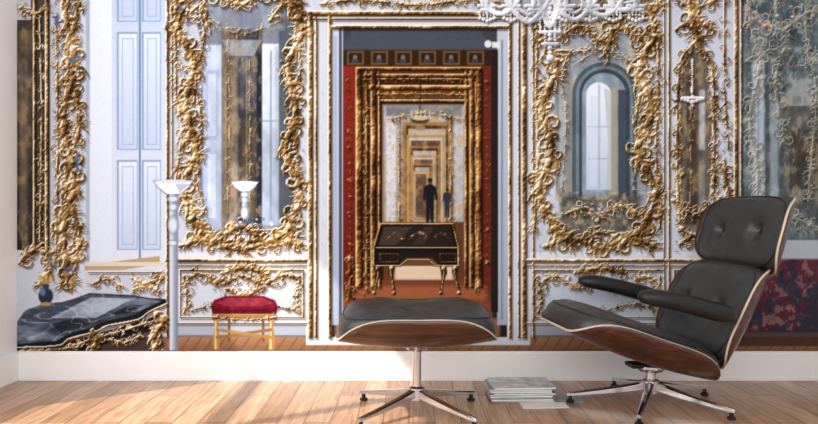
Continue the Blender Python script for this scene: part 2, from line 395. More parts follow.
D.rococo([(350, 255), (350, 296)], 2.6, 15, 5, 6)
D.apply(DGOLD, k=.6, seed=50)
D = Relief()
for x in (399, 451): D.rococo([(x, 116), (x, 218)], 1, 21+x, 6, 3.6)
D.rococo([(386, 120), (425, 113), (462, 120)], 1, 22, 6, 4)
D.apply(GOLD, seed=52)
# small chandelier in the distance
rect(419.5, 80, 420.7, 118, C(40, 28, 22), .9)
ell(420, 120, 10, 4, C(60, 44, 34), .9); ell(420, 118, 9, 2.6, C(206, 188, 150), .9); ell(420, 128, 6, 3.4, C(150, 128, 96), .8)
for k in range(5): rect(411+k*4.5, 110, 412+k*4.5, 117, C(220, 206, 176), .9)
# distant visitors printed in the mural
def visitor(cx, yt, h, c):
    u = h/7.5
    ell(cx, yt+.55*u, .42*u, .55*u, C(96, 70, 56)); ell(cx, yt+.35*u, .42*u, .38*u, C(34, 26, 24))
    poly([(cx-.25*u, yt+u), (cx+.25*u, yt+u), (cx+1.0*u, yt+1.5*u), (cx+1.15*u, yt+3.5*u), (cx+.85*u, yt+3.7*u), (cx+.7*u, yt+2.4*u), (cx+.66*u, yt+4*u),
          (cx+.6*u, yt+7.4*u), (cx+.15*u, yt+7.4*u), (cx+.02*u, yt+4.6*u), (cx-.15*u, yt+7.4*u), (cx-.6*u, yt+7.4*u), (cx-.66*u, yt+4*u), (cx-.7*u, yt+2.4*u),
          (cx-.85*u, yt+3.7*u), (cx-1.15*u, yt+3.5*u), (cx-1.0*u, yt+1.5*u)], c)
visitor(447, 188, 30, C(46, 48, 58)); visitor(430, 178, 46, C(22, 23, 31))
# black & gilt desk
poly([(381, 224), (453, 224), (459, 248), (459, 266), (374, 266), (374, 248)], C(20, 16, 16))
poly([(384, 226), (450, 226), (455, 246), (378, 246)], C(36, 28, 25)); rect(378, 252, 456, 263, C(30, 22, 18))
poly([(384, 227), (412, 227), (396, 245), (379, 245)], C(92, 80, 66), .45); poly([(424, 227), (434, 227), (424, 245), (412, 245)], C(92, 80, 66), .3)
poly([(398, 266), (440, 266), (432, 258), (406, 258)], C(104, 72, 44), .9)
D = Relief()
D.stroke([(381, 224), (453, 224)], 1.2); D.stroke([(381, 224), (374, 248), (374, 266)], 1.2); D.stroke([(453, 224), (459, 248), (459, 266)], 1.2)
D.stroke([(374, 248), (459, 248)], 1); D.stroke([(376, 266), (400, 266), (408, 260), (428, 260), (436, 266), (458, 266)], 1)
for a, b in ((386, 404), (408, 428), (432, 450)): D.rococo([(a, 240), ((a+b)/2, 233), (b, 240)], .7, a, 5, 2.8)
for a, b in ((380, 398), (440, 456)): D.stroke([(a, 254), (b, 254), (b, 262), (a, 262), (a, 254)], .55)
for x, d in ((377, -3), (392, 2), (443, -2), (456, 3)):
    poly([(x-3.4, 266), (x+3.4, 266), (x+3-d*.6, 273), (x+1.2+d*.2, 281), (x+1.6+d, 289), (x+2.6+d, 294), (x-2+d, 294), (x-1+d*.8, 287), (x-1.4, 279), (x-3-d*.4, 272)], C(32, 20, 15))
    D.stroke(cat([(x-d*.3, 267), (x-d*.5, 273), (x+d*.1, 281), (x+d, 293)]), 1.0, .7); D.stamp(x+d, 293, 2.2); D.stamp(x-d*.3, 268.5, 2.4)
D.apply(DGOLD, shadow=0, seed=54)
ell(488, 44, 4, 4, C(214, 216, 222)); rect(492, 42, 500, 48, C(216, 218, 224))

# --- reflected carving inside the mirrors (paler)
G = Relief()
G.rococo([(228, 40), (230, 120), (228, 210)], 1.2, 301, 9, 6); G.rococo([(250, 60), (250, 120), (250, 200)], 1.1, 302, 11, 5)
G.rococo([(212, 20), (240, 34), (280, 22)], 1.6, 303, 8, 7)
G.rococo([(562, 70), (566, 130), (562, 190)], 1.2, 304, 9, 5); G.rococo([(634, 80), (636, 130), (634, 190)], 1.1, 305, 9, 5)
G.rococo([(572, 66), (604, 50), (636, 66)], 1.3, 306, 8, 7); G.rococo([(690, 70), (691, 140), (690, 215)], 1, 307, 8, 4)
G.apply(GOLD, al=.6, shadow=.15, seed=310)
# --- gilt work on the near walls
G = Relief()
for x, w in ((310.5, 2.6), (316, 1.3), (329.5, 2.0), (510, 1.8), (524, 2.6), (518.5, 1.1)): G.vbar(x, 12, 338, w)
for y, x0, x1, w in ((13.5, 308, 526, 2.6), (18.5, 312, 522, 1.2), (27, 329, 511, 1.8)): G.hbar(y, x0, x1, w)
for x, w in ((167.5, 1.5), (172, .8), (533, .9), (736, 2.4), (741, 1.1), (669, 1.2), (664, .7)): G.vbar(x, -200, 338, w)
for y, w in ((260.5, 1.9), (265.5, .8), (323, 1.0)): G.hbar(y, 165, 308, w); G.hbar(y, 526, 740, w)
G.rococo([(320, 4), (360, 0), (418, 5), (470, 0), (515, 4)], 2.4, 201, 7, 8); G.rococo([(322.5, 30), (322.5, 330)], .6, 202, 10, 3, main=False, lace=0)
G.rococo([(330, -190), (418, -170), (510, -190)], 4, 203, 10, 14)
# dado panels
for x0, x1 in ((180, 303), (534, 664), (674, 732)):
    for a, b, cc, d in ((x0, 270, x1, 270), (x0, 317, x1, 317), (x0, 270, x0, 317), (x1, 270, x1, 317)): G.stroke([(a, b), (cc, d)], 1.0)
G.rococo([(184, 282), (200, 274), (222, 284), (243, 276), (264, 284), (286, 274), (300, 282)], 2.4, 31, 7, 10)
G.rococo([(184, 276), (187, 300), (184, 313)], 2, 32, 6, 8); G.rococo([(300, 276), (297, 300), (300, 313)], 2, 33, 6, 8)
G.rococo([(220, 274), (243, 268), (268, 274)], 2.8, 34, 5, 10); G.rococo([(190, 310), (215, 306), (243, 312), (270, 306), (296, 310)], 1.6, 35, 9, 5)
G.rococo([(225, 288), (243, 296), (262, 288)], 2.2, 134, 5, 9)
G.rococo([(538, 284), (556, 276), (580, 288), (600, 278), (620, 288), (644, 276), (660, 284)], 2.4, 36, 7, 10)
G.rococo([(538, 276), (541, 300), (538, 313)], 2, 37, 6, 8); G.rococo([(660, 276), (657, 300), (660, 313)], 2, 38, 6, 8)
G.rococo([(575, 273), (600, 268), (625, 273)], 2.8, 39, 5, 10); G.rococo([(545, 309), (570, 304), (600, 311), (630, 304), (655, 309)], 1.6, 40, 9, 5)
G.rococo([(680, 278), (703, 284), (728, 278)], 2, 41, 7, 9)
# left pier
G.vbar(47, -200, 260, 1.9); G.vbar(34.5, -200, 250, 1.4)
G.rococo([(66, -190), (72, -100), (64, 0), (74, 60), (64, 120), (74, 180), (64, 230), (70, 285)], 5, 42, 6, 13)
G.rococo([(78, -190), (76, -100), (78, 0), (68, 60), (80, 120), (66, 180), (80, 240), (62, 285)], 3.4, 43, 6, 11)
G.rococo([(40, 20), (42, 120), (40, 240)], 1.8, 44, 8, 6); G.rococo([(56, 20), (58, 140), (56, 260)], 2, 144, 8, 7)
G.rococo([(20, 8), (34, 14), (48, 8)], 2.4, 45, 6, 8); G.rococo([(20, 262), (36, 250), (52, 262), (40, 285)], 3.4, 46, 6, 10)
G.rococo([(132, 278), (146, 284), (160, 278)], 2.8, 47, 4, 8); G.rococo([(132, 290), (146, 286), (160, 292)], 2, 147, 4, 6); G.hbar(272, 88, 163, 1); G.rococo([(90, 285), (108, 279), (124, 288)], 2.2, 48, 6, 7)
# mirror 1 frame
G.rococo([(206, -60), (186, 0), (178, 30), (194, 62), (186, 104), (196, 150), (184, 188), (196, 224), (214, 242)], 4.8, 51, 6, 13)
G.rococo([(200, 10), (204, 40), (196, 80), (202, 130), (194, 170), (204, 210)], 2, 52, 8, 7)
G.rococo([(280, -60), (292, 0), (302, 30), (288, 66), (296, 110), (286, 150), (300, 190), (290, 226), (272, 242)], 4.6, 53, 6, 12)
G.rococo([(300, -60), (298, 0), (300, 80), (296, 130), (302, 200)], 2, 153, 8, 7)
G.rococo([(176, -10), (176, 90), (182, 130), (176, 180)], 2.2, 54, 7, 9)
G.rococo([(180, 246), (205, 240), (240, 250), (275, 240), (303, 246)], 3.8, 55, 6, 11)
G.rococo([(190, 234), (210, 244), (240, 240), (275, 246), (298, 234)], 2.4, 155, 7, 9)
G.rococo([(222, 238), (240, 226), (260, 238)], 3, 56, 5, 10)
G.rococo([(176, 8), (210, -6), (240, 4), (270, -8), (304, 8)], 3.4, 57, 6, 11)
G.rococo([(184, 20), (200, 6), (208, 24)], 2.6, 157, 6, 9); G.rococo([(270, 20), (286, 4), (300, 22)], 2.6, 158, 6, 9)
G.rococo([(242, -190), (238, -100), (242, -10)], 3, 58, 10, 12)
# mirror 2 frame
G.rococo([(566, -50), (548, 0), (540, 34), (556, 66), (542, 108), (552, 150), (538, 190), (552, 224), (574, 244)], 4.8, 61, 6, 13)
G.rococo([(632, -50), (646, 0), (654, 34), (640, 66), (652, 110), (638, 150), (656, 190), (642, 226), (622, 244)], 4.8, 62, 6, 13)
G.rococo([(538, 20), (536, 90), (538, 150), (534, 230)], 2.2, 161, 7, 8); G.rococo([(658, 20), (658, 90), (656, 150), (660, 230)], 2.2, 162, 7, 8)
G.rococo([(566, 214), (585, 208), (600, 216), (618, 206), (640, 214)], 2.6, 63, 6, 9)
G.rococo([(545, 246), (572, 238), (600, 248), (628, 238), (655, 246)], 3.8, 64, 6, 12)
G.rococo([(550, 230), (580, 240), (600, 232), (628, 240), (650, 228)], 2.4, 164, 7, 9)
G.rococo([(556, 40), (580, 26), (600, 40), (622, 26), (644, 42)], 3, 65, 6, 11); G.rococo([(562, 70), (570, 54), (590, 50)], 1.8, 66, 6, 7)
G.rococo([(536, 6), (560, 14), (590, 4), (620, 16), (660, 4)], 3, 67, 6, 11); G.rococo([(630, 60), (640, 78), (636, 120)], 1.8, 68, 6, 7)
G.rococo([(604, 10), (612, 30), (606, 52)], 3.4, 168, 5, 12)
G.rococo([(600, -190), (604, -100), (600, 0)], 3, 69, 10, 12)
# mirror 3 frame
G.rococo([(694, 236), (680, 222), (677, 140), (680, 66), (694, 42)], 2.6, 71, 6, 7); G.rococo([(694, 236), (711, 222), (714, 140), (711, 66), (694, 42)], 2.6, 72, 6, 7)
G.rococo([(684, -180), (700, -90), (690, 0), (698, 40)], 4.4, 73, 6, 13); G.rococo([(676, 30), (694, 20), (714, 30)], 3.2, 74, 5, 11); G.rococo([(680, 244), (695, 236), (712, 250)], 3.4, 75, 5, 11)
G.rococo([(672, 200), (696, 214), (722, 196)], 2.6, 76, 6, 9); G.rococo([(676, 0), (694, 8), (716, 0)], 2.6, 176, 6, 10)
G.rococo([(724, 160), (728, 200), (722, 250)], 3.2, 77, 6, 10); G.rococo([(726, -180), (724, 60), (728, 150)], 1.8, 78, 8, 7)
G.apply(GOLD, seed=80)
# reflections of carving in the right mirror
G = Relief()
G.rococo([(756, -180), (748, 0), (760, 60), (750, 120), (758, 180), (752, 236)], 3, 91, 6, 11)
G.rococo([(790, -180), (776, 0), (786, 40), (776, 80), (784, 140)], 2.6, 92, 6, 10)
G.rococo([(748, 10), (780, 30), (812, 12), (850, 28)], 2.6, 93, 6, 12); G.rococo([(750, 226), (784, 216), (820, 228), (855, 220)], 3, 94, 6, 11)
G.rococo([(812, -180), (806, 30), (816, 90), (808, 200)], 2.2, 95, 7, 9); G.rococo([(745, 60), (775, 50), (800, 66), (818, 54)], 1.8, 96, 7, 10)
G.rococo([(840, -180), (836, 30), (846, 90), (838, 200)], 2, 97, 9, 8)
G.apply(PGOLD, al=.66, shadow=.25, seed=85)
# flowers, blue garlands
rg = random.Random(8)
for (cx, cy, sx, sy, n) in ((246, 222, 20, 7, 34), (76, 60, 5, 6, 16), (77, 165, 4, 14, 26), (52, 262, 5, 8, 24), (60, 20, 6, 9, 14), (68, 270, 6, 7, 14), (600, 210, 22, 7, 26), (722, 205, 5, 12, 14), (182, 8, 8, 6, 10), (600, 14, 14, 6, 12), (765, 24, 14, 10, 20), (790, 14, 14, 8, 16), (640, 10, 6, 8, 8), (185, 24, 5, 5, 8)):
    for k in range(n):
        c = rg.choice((C(70, 92, 140), C(96, 116, 160), C(60, 76, 120), C(170, 96, 92), C(216, 212, 208), C(92, 108, 84), C(206, 178, 128)))
        ell(cx+rg.gauss(0, sx*.5), cy+rg.gauss(0, sy*.5), rg.uniform(1.2, 2.6), rg.uniform(1.2, 2.4), c, .85, .4)
# --- torcheres (real and mirrored)
def torchere(cx, yt, k, yb, al=1):
    poly([(cx-21*k, yt-1), (cx+21*k, yt-1), (cx+16*k, yt+7*k), (cx+6*k, yt+15*k), (cx-6*k, yt+15*k), (cx-16*k, yt+7*k)], C(112, 124, 150), al*.7)
    poly([(cx-19*k, yt), (cx+19*k, yt), (cx+15*k, yt+6*k), (cx+6*k, yt+13*k), (cx-6*k, yt+13*k), (cx-15*k, yt+6*k)], C(234, 237, 243), al)
    ell(cx, yt+.6, 19*k, 2.2*k, C(204, 209, 220), al)
    poly([(cx+2*k, yt+3*k), (cx+17*k, yt+3*k), (cx+6*k, yt+12*k)], C(166, 175, 194), al*.8)
    rect(cx-4.4*k, yt+13*k, cx+5*k, yb, C(118, 130, 158), al*.8, 1)
    rect(cx-3.4*k, yt+13*k, cx+3.4*k, yb, C(222, 227, 237), al, 1, col2=C(110, 122, 150), hor=True)
    for yy, rx, ry in ((18, 6, 3.4), (26, 4.6, 4), (44, 5.6, 10), (62, 5, 3)):
        if yt+yy*k < yb: ell(cx, yt+yy*k, rx*k+.8, ry*k+.8, C(120, 132, 158), al*.7); ell(cx-.5, yt+yy*k, rx*k, ry*k, C(208, 214, 227), al, .5)
torchere(173.5, 181, 1, 350); torchere(245, 182, .7, 217, .95)
# --- stool with red cushion
for x0, x1 in ((214, 219), (269, 274)):
    poly([(x0-1, 318), (x1+1, 318), (x1-1, 326), (x1+1, 338), (x1, 350), (x0, 350), (x0-1, 338), (x0+1, 326)], C(168, 128, 72)); rect(x0+1, 320, x0+2.4, 349, C(236, 214, 164), .9)
for x in (228, 262): rect(x, 318, x+2.5, 342, C(112, 80, 44))
poly([(216, 336), (272, 328), (272, 331), (216, 339)], C(140, 102, 58)); poly([(216, 328), (272, 336), (272, 339), (216, 331)], C(164, 124, 72))
rect(212, 312, 277, 320, C(190, 150, 90), col2=C(112, 80, 44))
poly([(213, 314), (211, 306), (214, 300), (226, 296), (264, 296), (275, 300), (278, 306), (276, 314)], C(110, 20, 40))
poly([(216, 303), (228, 298), (262, 298), (273, 303), (262, 306), (228, 306)], C(146, 52, 70), .8); rect(212, 309, 277, 313, C(72, 12, 26), .8, 1.5)
mottle([(213, 314), (211, 306), (214, 300), (226, 296), (264, 296), (275, 300), (278, 306), (276, 314)], 4, 89, .35)
D = Relief(); D.rococo([(213, 317), (245, 320), (277, 317)], 1.2, 120, 6, 4); D.apply(GOLD, shadow=.2, seed=90)
# --- console table on the left: bombe apron, cabriole legs, serpentine marble top
rect(17, 337, 167, 352, C(120, 86, 64))
poly([(17, 338), (60, 345), (110, 330), (150, 318), (160, 312), (162, 322), (150, 332), (120, 338), (100, 346), (92, 351), (17, 351)], C(30, 25, 28))
poly([(100, 346), (120, 338), (150, 332), (152, 351), (97, 351)], C(62, 50, 48), .9)
for lx in (92, 155):
    poly([(lx-5, 322), (lx+6, 318), (lx+8, 328), (lx+1, 338), (lx+3, 351), (lx-4, 351), (lx-5, 338)], C(96, 68, 38))
top_edge = [(17, 326), (24, 312), (44, 304), (62, 303), (90, 293), (132, 295), (150, 298), (166, 299), (167, 304), (150, 311), (138, 319), (108, 325), (96, 331), (70, 338), (60, 345), (17, 348)]
poly(top_edge, C(24, 26, 34))
tp = [(17, 322), (26, 310), (46, 303), (62, 302), (92, 294), (130, 296), (148, 299), (162, 301), (146, 308), (134, 315), (106, 321), (92, 327), (68, 334), (56, 341), (17, 344)]
poly(tp, C(66, 74, 90))
poly([(50, 318), (92, 297), (132, 299), (96, 318)], C(186, 197, 214), .75); poly([(20, 336), (40, 322), (62, 320), (40, 340)], C(120, 132, 154), .5); poly([(104, 317), (126, 307), (150, 303), (128, 313)], C(18, 21, 28), .7); poly([(52, 324), (76, 318), (90, 324), (62, 334)], C(24, 27, 36), .6)
mottle(tp, 12, 131, .45, .5, 1.6, C(128, 140, 160))
s, cv = poly_cov(tp); vv = np.abs(vnoise(X*.6+Y*.5, Y*1.6, 9, 777)-.5)[s]; blend(s, cv*np.clip(1-vv*24, 0, 1)*.55, C(206, 213, 224))
D = Relief()
D.stroke(cat([(17, 348), (58, 346), (70, 339), (96, 332), (108, 326), (138, 320), (150, 312), (167, 304)]), 1.3)
D.rococo([(64, 350), (90, 340), (112, 334), (156, 320)], 2, 221, 4, 6)
D.rococo([(156, 312), (163, 322), (154, 336), (158, 352)], 4.6, 121, 4, 7); D.rococo([(92, 330), (97, 340), (91, 352)], 4, 122, 4, 6)
D.rococo([(20, 351), (50, 350), (80, 347)], 2.2, 124, 5, 5); D.rococo([(110, 339), (125, 342), (142, 335)], 1.8, 125, 5, 5)
D.apply(GOLD, seed=95)
ell(46, 296, 8, 9, C(40, 48, 76)); ell(43, 292, 4, 5, C(120, 136, 178), .8, .6); ell(46, 286, 4, 3, C(50, 60, 92)); ell(46, 282, 6, 2, C(176, 140, 84)); ell(46, 304, 6, 2, C(176, 140, 84))
for dx in (-5, 0, 5): ell(46+dx, 277-abs(dx)*-.3, 3, 3.4, C(206, 172, 112), .9, .5)
# --- crystal chandelier at the top
def strand(x, y0, y1, r):
    y = y0
    while y < y1: W.stamp(x+random.uniform(-.4, .4), y, r*random.uniform(.7, 1.2)); y += r*2
W = Relief()
for k in range(10):
    x = 484+k*17; ell(x, 4, 14, 18, C(104, 106, 114), .42, .8)
ell(550, 26, 14, 32, C(120, 122, 130), .4, .8)
for cx, r, yb in ((500, 20, 14), (528, 24, 22), (550, 12, 26), (574, 24, 20), (602, 22, 16), (624, 16, 10)):
    W.stroke(cat([(cx-r, -14), (cx-r*.8, 4), (cx, yb), (cx+r*.8, 4), (cx+r, -14)]), 2.6)
    W.stroke(cat([(cx-r*.8, -14), (cx-r*.6, 0), (cx, yb-7), (cx+r*.6, 0), (cx+r*.8, -14)]), 1.5)
for cx in (487, 511, 534, 566, 590, 613, 636):
    W.stroke([(cx-8, 6), (cx+8, 6)], 2.2); W.stroke([(cx-5, 10), (cx+5, 10)], 2); W.stroke([(cx, -12), (cx, 6)], 3)
    for dx in (-7, -3.5, 0, 3.5, 7): strand(cx+dx, 10, 19-abs(dx)*.4, 1.3); W.stamp(cx+dx, 21-abs(dx)*.4, 1.9)
strand(550, 0, 56, 2.2); strand(545, 4, 46, 1.4); strand(555, 4, 46, 1.4); strand(540, 4, 34, 1.3); strand(560, 4, 34, 1.3); W.stamp(550, 58, 3.6); W.stroke([(543, 44), (557, 44)], 2); W.stroke([(540, 32), (560, 32)], 2)
strand(692, 60, 108, 1.2); W.stroke([(682, 98), (702, 98)], 1.5)
for x in range(682, 704, 3): W.stamp(x, 102-abs(x-692)*.3, 1.7)
W.rococo([(550, -150), (552, -60), (550, 0)], 3, 133, 8, 14)
W.apply([(122, 128, 140), (190, 196, 207), (228, 232, 240), (250, 251, 253), (255, 255, 255)], k=.5, al=.96, shadow=.45, nz=.5, seed=97)
# slight print softness and grain
def soft(A, k):
    B = A.copy()
    B[:, 1:-1] = A[:, 1:-1]*(1-2*k)+k*(A[:, 2:]+A[:, :-2]); A = B.copy()
    B[1:-1] = A[1:-1]*(1-2*k)+k*(A[2:]+A[:-2]); return B
IMG = soft(IMG, .06)
q = sl(343, 30, 491, 318, 0); IMG[q] = soft(IMG[q], .12)
rgn = np.random.RandomState(5)
IMG += (rgn.rand(NY, NX, 1)-.5)*.03
IMG = np.clip(IMG, .01, .985)
LINC = np.where(IMG <= .04045, IMG/12.92, ((IMG+.055)/1.055)**2.4)
co = np.stack([(X-409)/PPM, np.full_like(X, 0.), CAM_H-(Y-212)/PPM], -1).reshape(-1, 3)
co[:, 2] = np.clip(co[:, 2], bh, CEIL-.002)
co[:, 0] = np.clip(co[:, 0], XL+.001, XR-.001)
idx = np.arange(NY*NX).reshape(NY, NX)
fq = np.stack([idx[1:, :-1], idx[1:, 1:], idx[:-1, 1:], idx[:-1, :-1]], -1).reshape(-1)
me = bpy.data.meshes.new('wall_mural'); nf = len(fq)//4
me.vertices.add(len(co)); me.vertices.foreach_set('co', co.astype(np.float32).ravel())
me.loops.add(len(fq)); me.loops.foreach_set('vertex_index', fq.astype(np.int32))
me.polygons.add(nf); me.polygons.foreach_set('loop_start', np.arange(0, nf*4, 4, dtype=np.int32))
me.polygons.foreach_set('loop_total', np.full(nf, 4, dtype=np.int32)); me.update(calc_edges=True); me.validate()
ca = me.color_attributes.new('print', 'FLOAT_COLOR', 'POINT')
ca.data.foreach_set('color', np.concatenate([LINC.reshape(-1, 3), np.ones((NY*NX, 1))], 1).astype(np.float32).ravel())
mm = bpy.data.materials.new('printed_wallpaper'); mm.use_nodes = True; nt = mm.node_tree
at = nt.nodes.new('ShaderNodeVertexColor'); at.layer_name = 'print'
b = nt.nodes['Principled BSDF']; nt.links.new(at.outputs['Color'], b.inputs['Base Color'])
b.inputs['Roughness'].default_value = .8; b.inputs['Specular IOR Level'].default_value = .05
me.materials.append(mm)
mo = bpy.data.objects.new('wall_mural', me); sc.collection.objects.link(mo); mo.location = (0, WALL_Y-.002, 0)

# ------------------------------------------------------------------ lounge chair + ottoman
def frame_fn(O, u, n, b0, R, bend):
    O = Vector(O); u = Vector(u).normalized(); n = Vector(n).normalized(); Yv = Vector((0, 1, 0))
    def prof(bv):
        s = 1 if bv >= 0 else -1; a = abs(bv)
        if a < b0: return bv, 0.
        al = (a-b0)/R; return s*(b0+R*math.sin(al)), R*(1-math.cos(al))
    def S(a, bv, off=0):
        y, h = prof(bv)
        return O+u*a+Yv*y+n*(h+bend*a*a+off)
    return S, prof
def disc(La, Lb, p, nr, nph, rmax=1.):
    out = [(0, 0, 0)]
    for i in range(1, nr+1):
        r = rmax*(i/nr)**.8
        for k in range(nph):
            ph = 2*math.pi*k/nph; c, s = math.cos(ph), math.sin(ph)
            rad = (abs(c)**p+abs(s)**p)**(-1/p); out.append((La*r*rad*c, Lb*r*rad*s, r))
    return out
def disc_faces(nr, nph, base=0, flip=False):
    Fc = [[base, base+1+k, base+1+(k+1) % nph] for k in range(nph)]
    for i in range(nr-1):
        for k in range(nph):
            a = base+1+i*nph; k2 = (k+1) % nph
            Fc.append([a+k, a+nph+k, a+nph+k2, a+k2])
    return [f[::-1] for f in Fc] if flip else Fc
def shell(name, parent, O, u, n, La, Lb, b0, R, bend, p=3.6):
    S, pf = frame_fn(O, u, n, b0, R, bend); D_ = disc(La, Lb, p, 12, 72)
    o = obj(name, [S(a, bb) for a, bb, r in D_], disc_faces(12, 72), [M_walnut, M_ply], True, parent)
    md = o.modifiers.new('ply', 'SOLIDIFY'); md.thickness = .009; md.offset = 0; md.material_offset_rim = 1
    return S, pf
def pad(name, parent, O, u, n, La, Lb, b0, R, bend, Tk, dome=.02, p=3.6, buttons=(), ribs=0):
    S, pf = frame_fn(O, u, n, b0, R, bend); nr, nph = 34, 88
    D_ = disc(La, Lb, p, nr, nph, 1.); V = []
    def top(a, bb, r):
        h = pf(bb)[1]; th = max(Tk-h, .018)+dome*(1-r*r)
        th *= (max(0, 1-r**7))**.45
        for (ba, bbb) in buttons:
            d2 = (a-ba)**2+(bb-bbb)**2; th -= .030*math.exp(-d2/.0011)+.008*math.exp(-d2/.006)
        if ribs: th -= .007*math.exp(-((a-ribs)/.012)**2)
        th += .0018*math.sin(a*47+bb*23)*math.sin(bb*31-a*12)
        return th
    for a, bb, r in D_: V.append(S(a, bb, .008+top(a, bb, r)))
    nb = len(V)
    for a, bb, r in D_: V.append(S(a*.99, bb*.99, .006))
    Fc = disc_faces(nr, nph, 0)+disc_faces(nr, nph, nb, True)
    e0 = 1+(nr-1)*nph
    for k in range(nph):
        k2 = (k+1) % nph; Fc.append([e0+k, nb+e0+k, nb+e0+k2, e0+k2])
    o = obj(name, V, Fc, M_leather, True, parent)
    pts = []
    for k in range(nph):
        ph = 2*math.pi*k/nph; c, s = math.cos(ph), math.sin(ph); rad = (abs(c)**p+abs(s)**p)**(-1/p); r = .93
        a, bb = La*r*rad*c, Lb*r*rad*s; pts.append(S(a, bb, .008+top(a, bb, r)+.001))
    tube(name+'_piping', parent, pts, .0035, M_pipe, closed=True)
    for i, (ba, bbb) in enumerate(buttons):
        c = S(ba, bbb, .008+top(ba, bbb, 0.2)+.004)
        ball(name+'_button_%d' % i, parent, c, (.011, .011, .006), M_pipe)
    return o
def tube(name, parent, pts, r, m, closed=False):
    cu = bpy.data.curves.new(name, 'CURVE'); cu.dimensions = '3D'; cu.bevel_depth = r; cu.bevel_resolution = 3
    sp = cu.splines.new('POLY'); sp.points.add(len(pts)-1)
    for i, q in enumerate(pts): sp.points[i].co = (*q, 1)
    sp.use_cyclic_u = closed; cu.materials.append(m); cu.use_fill_caps = True
    o = bpy.data.objects.new(name, cu); sc.collection.objects.link(o); o.parent = parent; return o
def ball(name, parent, c, s, m):
    V = []; Fc = []; nu, nv = 16, 10
    for j in range(nv+1):
        th = math.pi*j/nv
        for i in range(nu):
            ph = 2*math.pi*i/nu; V.append((c[0]+s[0]*math.sin(th)*math.cos(ph), c[1]+s[1]*math.sin(th)*math.sin(ph), c[2]+s[2]*math.cos(th)))
    for j in range(nv):
        for i in range(nu): Fc.append([j*nu+i, (j+1)*nu+i, (j+1)*nu+(i+1) % nu, j*nu+(i+1) % nu])
    return obj(name, V, Fc, m, True, parent)
def lathe(name, parent, prof, m, c=(0, 0), n=32):
    V = []; Fc = []
    for r, z in prof:
        for i in range(n):
            a = 2*math.pi*i/n; V.append((c[0]+r*math.cos(a), c[1]+r*math.sin(a), z))
    for j in range(len(prof)-1):
        for i in range(n): Fc.append([j*n+i, j*n+(i+1) % n, (j+1)*n+(i+1) % n, (j+1)*n+i])
    Fc.append(list(range(n))[::-1]); Fc.append([(len(prof)-1)*n+i for i in range(n)])
    o = obj(name, V, Fc, m, True, parent)
    md = o.modifiers.new('es', 'EDGE_SPLIT'); md.split_angle = math.radians(40); return o
def leg(name, parent, ang, L):
    V = []; Fc = []; ns = 9
    for i in range(ns):
        t = i/(ns-1); r = .018+t*(L-.018); hw = .0165-.0075*t
        zt = .098-.058*t**.8; th = .030-.018*t
        sec = [(-hw, zt-th), (hw, zt-th), (hw*.95, zt-.006), (hw*.5, zt), (-hw*.5, zt), (-hw*.95, zt-.006)]
        for y, z in sec: V.append((r*math.cos(ang)-y*math.sin(ang), r*math.sin(ang)+y*math.cos(ang), z))
    for i in range(ns-1):
        for k in range(6): Fc.append([i*6+k, i*6+(k+1) % 6, (i+1)*6+(k+1) % 6, (i+1)*6+k])
    Fc.append([5, 4, 3, 2, 1, 0]); Fc.append([(ns-1)*6+k for k in range(6)])
    obj(name, V, Fc, M_alu, False, parent)
    c = ((L-.014)*math.cos(ang), (L-.014)*math.sin(ang))
    lathe(name+'_glide', parent, [(.013, .001), (.016, .004), (.016, .010), (.008, .014), (.008, .032)], M_blk, c, 20)

# ottoman
ot = empty('ottoman', (.03, 2.83, 0), math.radians(2))
a_ = dict(O=(-.006, 0, .281), u=(-1, 0, 0), n=(0, 0, 1), b0=.15, R=.145, bend=.32)
shell('shell', ot, La=.296, Lb=.345, p=3.2, **a_)
pad('cushion', ot, La=.290, Lb=.335, Tk=.112, dome=.022, buttons=((0, .13), (0, -.13)), p=3.2, **a_)
lathe('column', ot, [(.030, .055), (.030, .098), (.017, .104), (.017, .235), (.034, .24), (.06, .266), (.06, .275)], M_alu)
boxes('mount', [((-.13, -.03, .266), (.13, .03, .277))], M_blk, ot, .003)
for i, d in enumerate((40, 138, 226, 314)): leg('leg_%d' % (i+1), ot, math.radians(d-2), .30)

# lounge chair
ch = empty('lounge_chair', (.952, 2.955, 0), math.radians(7))
tau = math.radians(19)
a_ = dict(O=(-.120, 0, .208), u=(-math.cos(tau), 0, math.sin(tau)), n=(math.sin(tau), 0, math.cos(tau)), b0=.15, R=.15, bend=.25)
shell('seat_shell', ch, La=.305, Lb=.340, **a_)
pad('seat_cushion', ch, La=.300, Lb=.332, Tk=.11, dome=.018, **a_)
def ax(t): t = math.radians(t); return dict(u=(math.sin(t), 0, math.cos(t)), n=(-math.cos(t), 0, math.sin(t)))
a_ = dict(O=(.305, 0, .350), b0=.12, R=.2, bend=.3, **ax(27))
shell('lower_back_shell', ch, La=.215, Lb=.34, **a_)
pad('lower_back_cushion', ch, La=.205, Lb=.325, Tk=.10, dome=.015, buttons=((0, .13), (0, -.13)), **a_)
a_ = dict(O=(.450, 0, .664), b0=.12, R=.22, bend=.3, **ax(16))
shell('upper_back_shell', ch, La=.158, Lb=.335, **a_)
pad('upper_back_cushion', ch, La=.153, Lb=.322, Tk=.085, dome=.012, buttons=((0, .13), (0, -.13)), **a_)
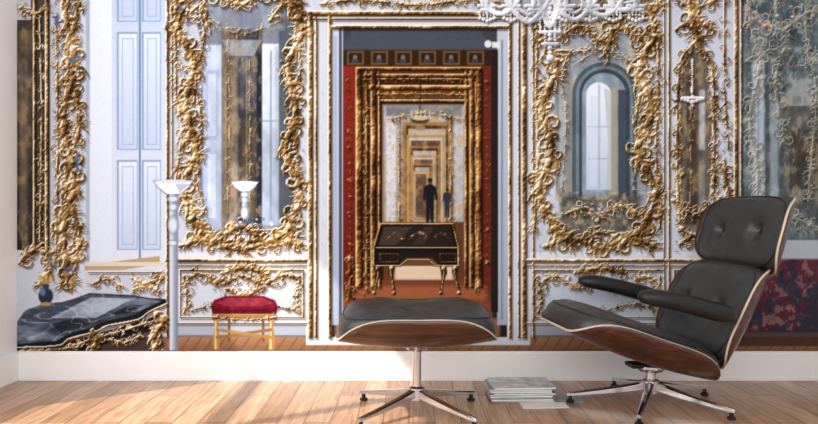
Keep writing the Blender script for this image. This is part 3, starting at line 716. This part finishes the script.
for sgn, nm in ((-1, 'near'), (1, 'far')):
    tube('back_brace_%s' % nm, ch, [(.33, sgn*.09, .40), (.37, sgn*.09, .47), (.42, sgn*.09, .55), (.465, sgn*.09, .66)], .009, M_alu)
    V = []; Fc = []; ns, nc = 26, 24
    pth = cat([(-.185, .462), (-.12, .458), (-.02, .438), (.09, .410), (.18, .392)], 6)
    for i in range(ns):
        q = (len(pth)-1)*(.5-.5*math.cos(math.pi*i/(ns-1))); k = min(int(q), len(pth)-2); f = q-k; P_ = pth[k]*(1-f)+pth[k+1]*f; s_ = q/(len(pth)-1)
        e = max(.02, 1-abs(2*s_-1)**5)**.5; w = (.056-.010*s_)*e; h = (.028+.010*s_)*e
        for c in range(nc):
            an = 2*math.pi*c/nc; cx, sx = math.cos(an), math.sin(an)
            yy = w*math.copysign(abs(cx)**.6, cx); zz = h*math.copysign(abs(sx)**.7, sx)
            V.append((P_[0], sgn*(.305)+yy, P_[1]+zz-1.2*yy*yy))
    for i in range(ns-1):
        for c in range(nc): Fc.append([i*nc+c, (i+1)*nc+c, (i+1)*nc+(c+1) % nc, i*nc+(c+1) % nc])
    Fc.append(list(range(nc))); Fc.append([(ns-1)*nc+c for c in range(nc)][::-1])
    obj('armrest_%s' % nm, V, Fc, M_arm, True, ch)
lathe('column', ch, [(.034, .05), (.034, .098), (.020, .104), (.020, .13), (.045, .135), (.06, .150), (.06, .158)], M_alu)
boxes('mount', [((-.09, -.04, .152), (.05, .04, .168))], M_blk, ch, .003)
for i, d in enumerate((174, 246, 318, 30, 102)): leg('leg_%d' % (i+1), ch, math.radians(d-8), .325)

# ------------------------------------------------------------------ magazines
cols = [(196, 190, 182), (126, 140, 150), (206, 208, 210), (150, 118, 104), (90, 98, 108), (214, 206, 190), (120, 150, 140), (205, 205, 208)]
mc = [mat('cover_%d' % i, c, .35, var=.35, vscale=26) for i, c in enumerate(cols)]+[M_paper]
L_ = []; z = 0.0005; rr = random.Random(3)
for i in range(8):
    h = rr.uniform(.005, .009); cx = .455+rr.uniform(-.008, .008); cy = 3.09+rr.uniform(-.008, .008); ro = rr.uniform(-.06, .06)
    w, d = .125, .095
    L_.append(((cx-w, cy-d, z), (cx+w, cy+d, z+.0008), i, ro)); L_.append(((cx-w+.002, cy-d+.002, z+.0008), (cx+w-.002, cy+d-.002, z+h-.0008), 8, ro))
    L_.append(((cx-w, cy-d, z+h-.0008), (cx+w, cy+d, z+h), i, ro)); z += h
boxes('magazine_stack', L_, mc)
boxes('loose_brochure', [((.44, 2.90, .0005), (.62, 2.985, .003), 8, .05)], mc)
boxes('loose_brochure', [((.60, 2.99, .0005), (.70, 3.08, .004), 6, -.15)], mc)

# ------------------------------------------------------------------ lights / world / camera
w = bpy.data.worlds.new('world'); sc.world = w; w.use_nodes = True
w.node_tree.nodes['Background'].inputs[0].default_value = (.88, .93, 1, 1)
w.node_tree.nodes['Background'].inputs[1].default_value = .58
def area(name, loc, target, sx, sy, en, col):
    l = bpy.data.lights.new(name, 'AREA'); l.shape = 'RECTANGLE'; l.size = sx; l.size_y = sy; l.energy = en; l.color = col
    o = bpy.data.objects.new(name, l); sc.collection.objects.link(o); o.location = loc
    o.rotation_euler = (Vector(target)-Vector(loc)).to_track_quat('-Z', 'Y').to_euler(); return o
area('fill_light', (0.2, -.7, 1.7), (0, 3.4, .8), 3.2, 1.8, 55, (1, .985, .955))  # added fill lamp behind the camera, not a fixture of the room
area('window_light', (XL-.3, 1.8, 1.5), (0.5, 2.6, .6), 1.8, 1.8, 48, (.98, .985, 1))
sn = bpy.data.lights.new('sun', 'SUN'); sn.energy = 5.5; sn.angle = math.radians(1.0); sn.color = (1, .91, .80)
so = bpy.data.objects.new('sun', sn); sc.collection.objects.link(so)
so.rotation_euler = Vector((.60, .42, -.72)).to_track_quat('-Z', 'Y').to_euler()
cd = bpy.data.cameras.new('camera'); cd.sensor_width = 36; cd.lens = F/818*36; cd.clip_start = .05
co_ = bpy.data.objects.new('camera', cd); sc.collection.objects.link(co_)
co_.location = (0, 0, CAM_H); co_.rotation_euler = (math.radians(90), 0, 0)
sc.camera = co_
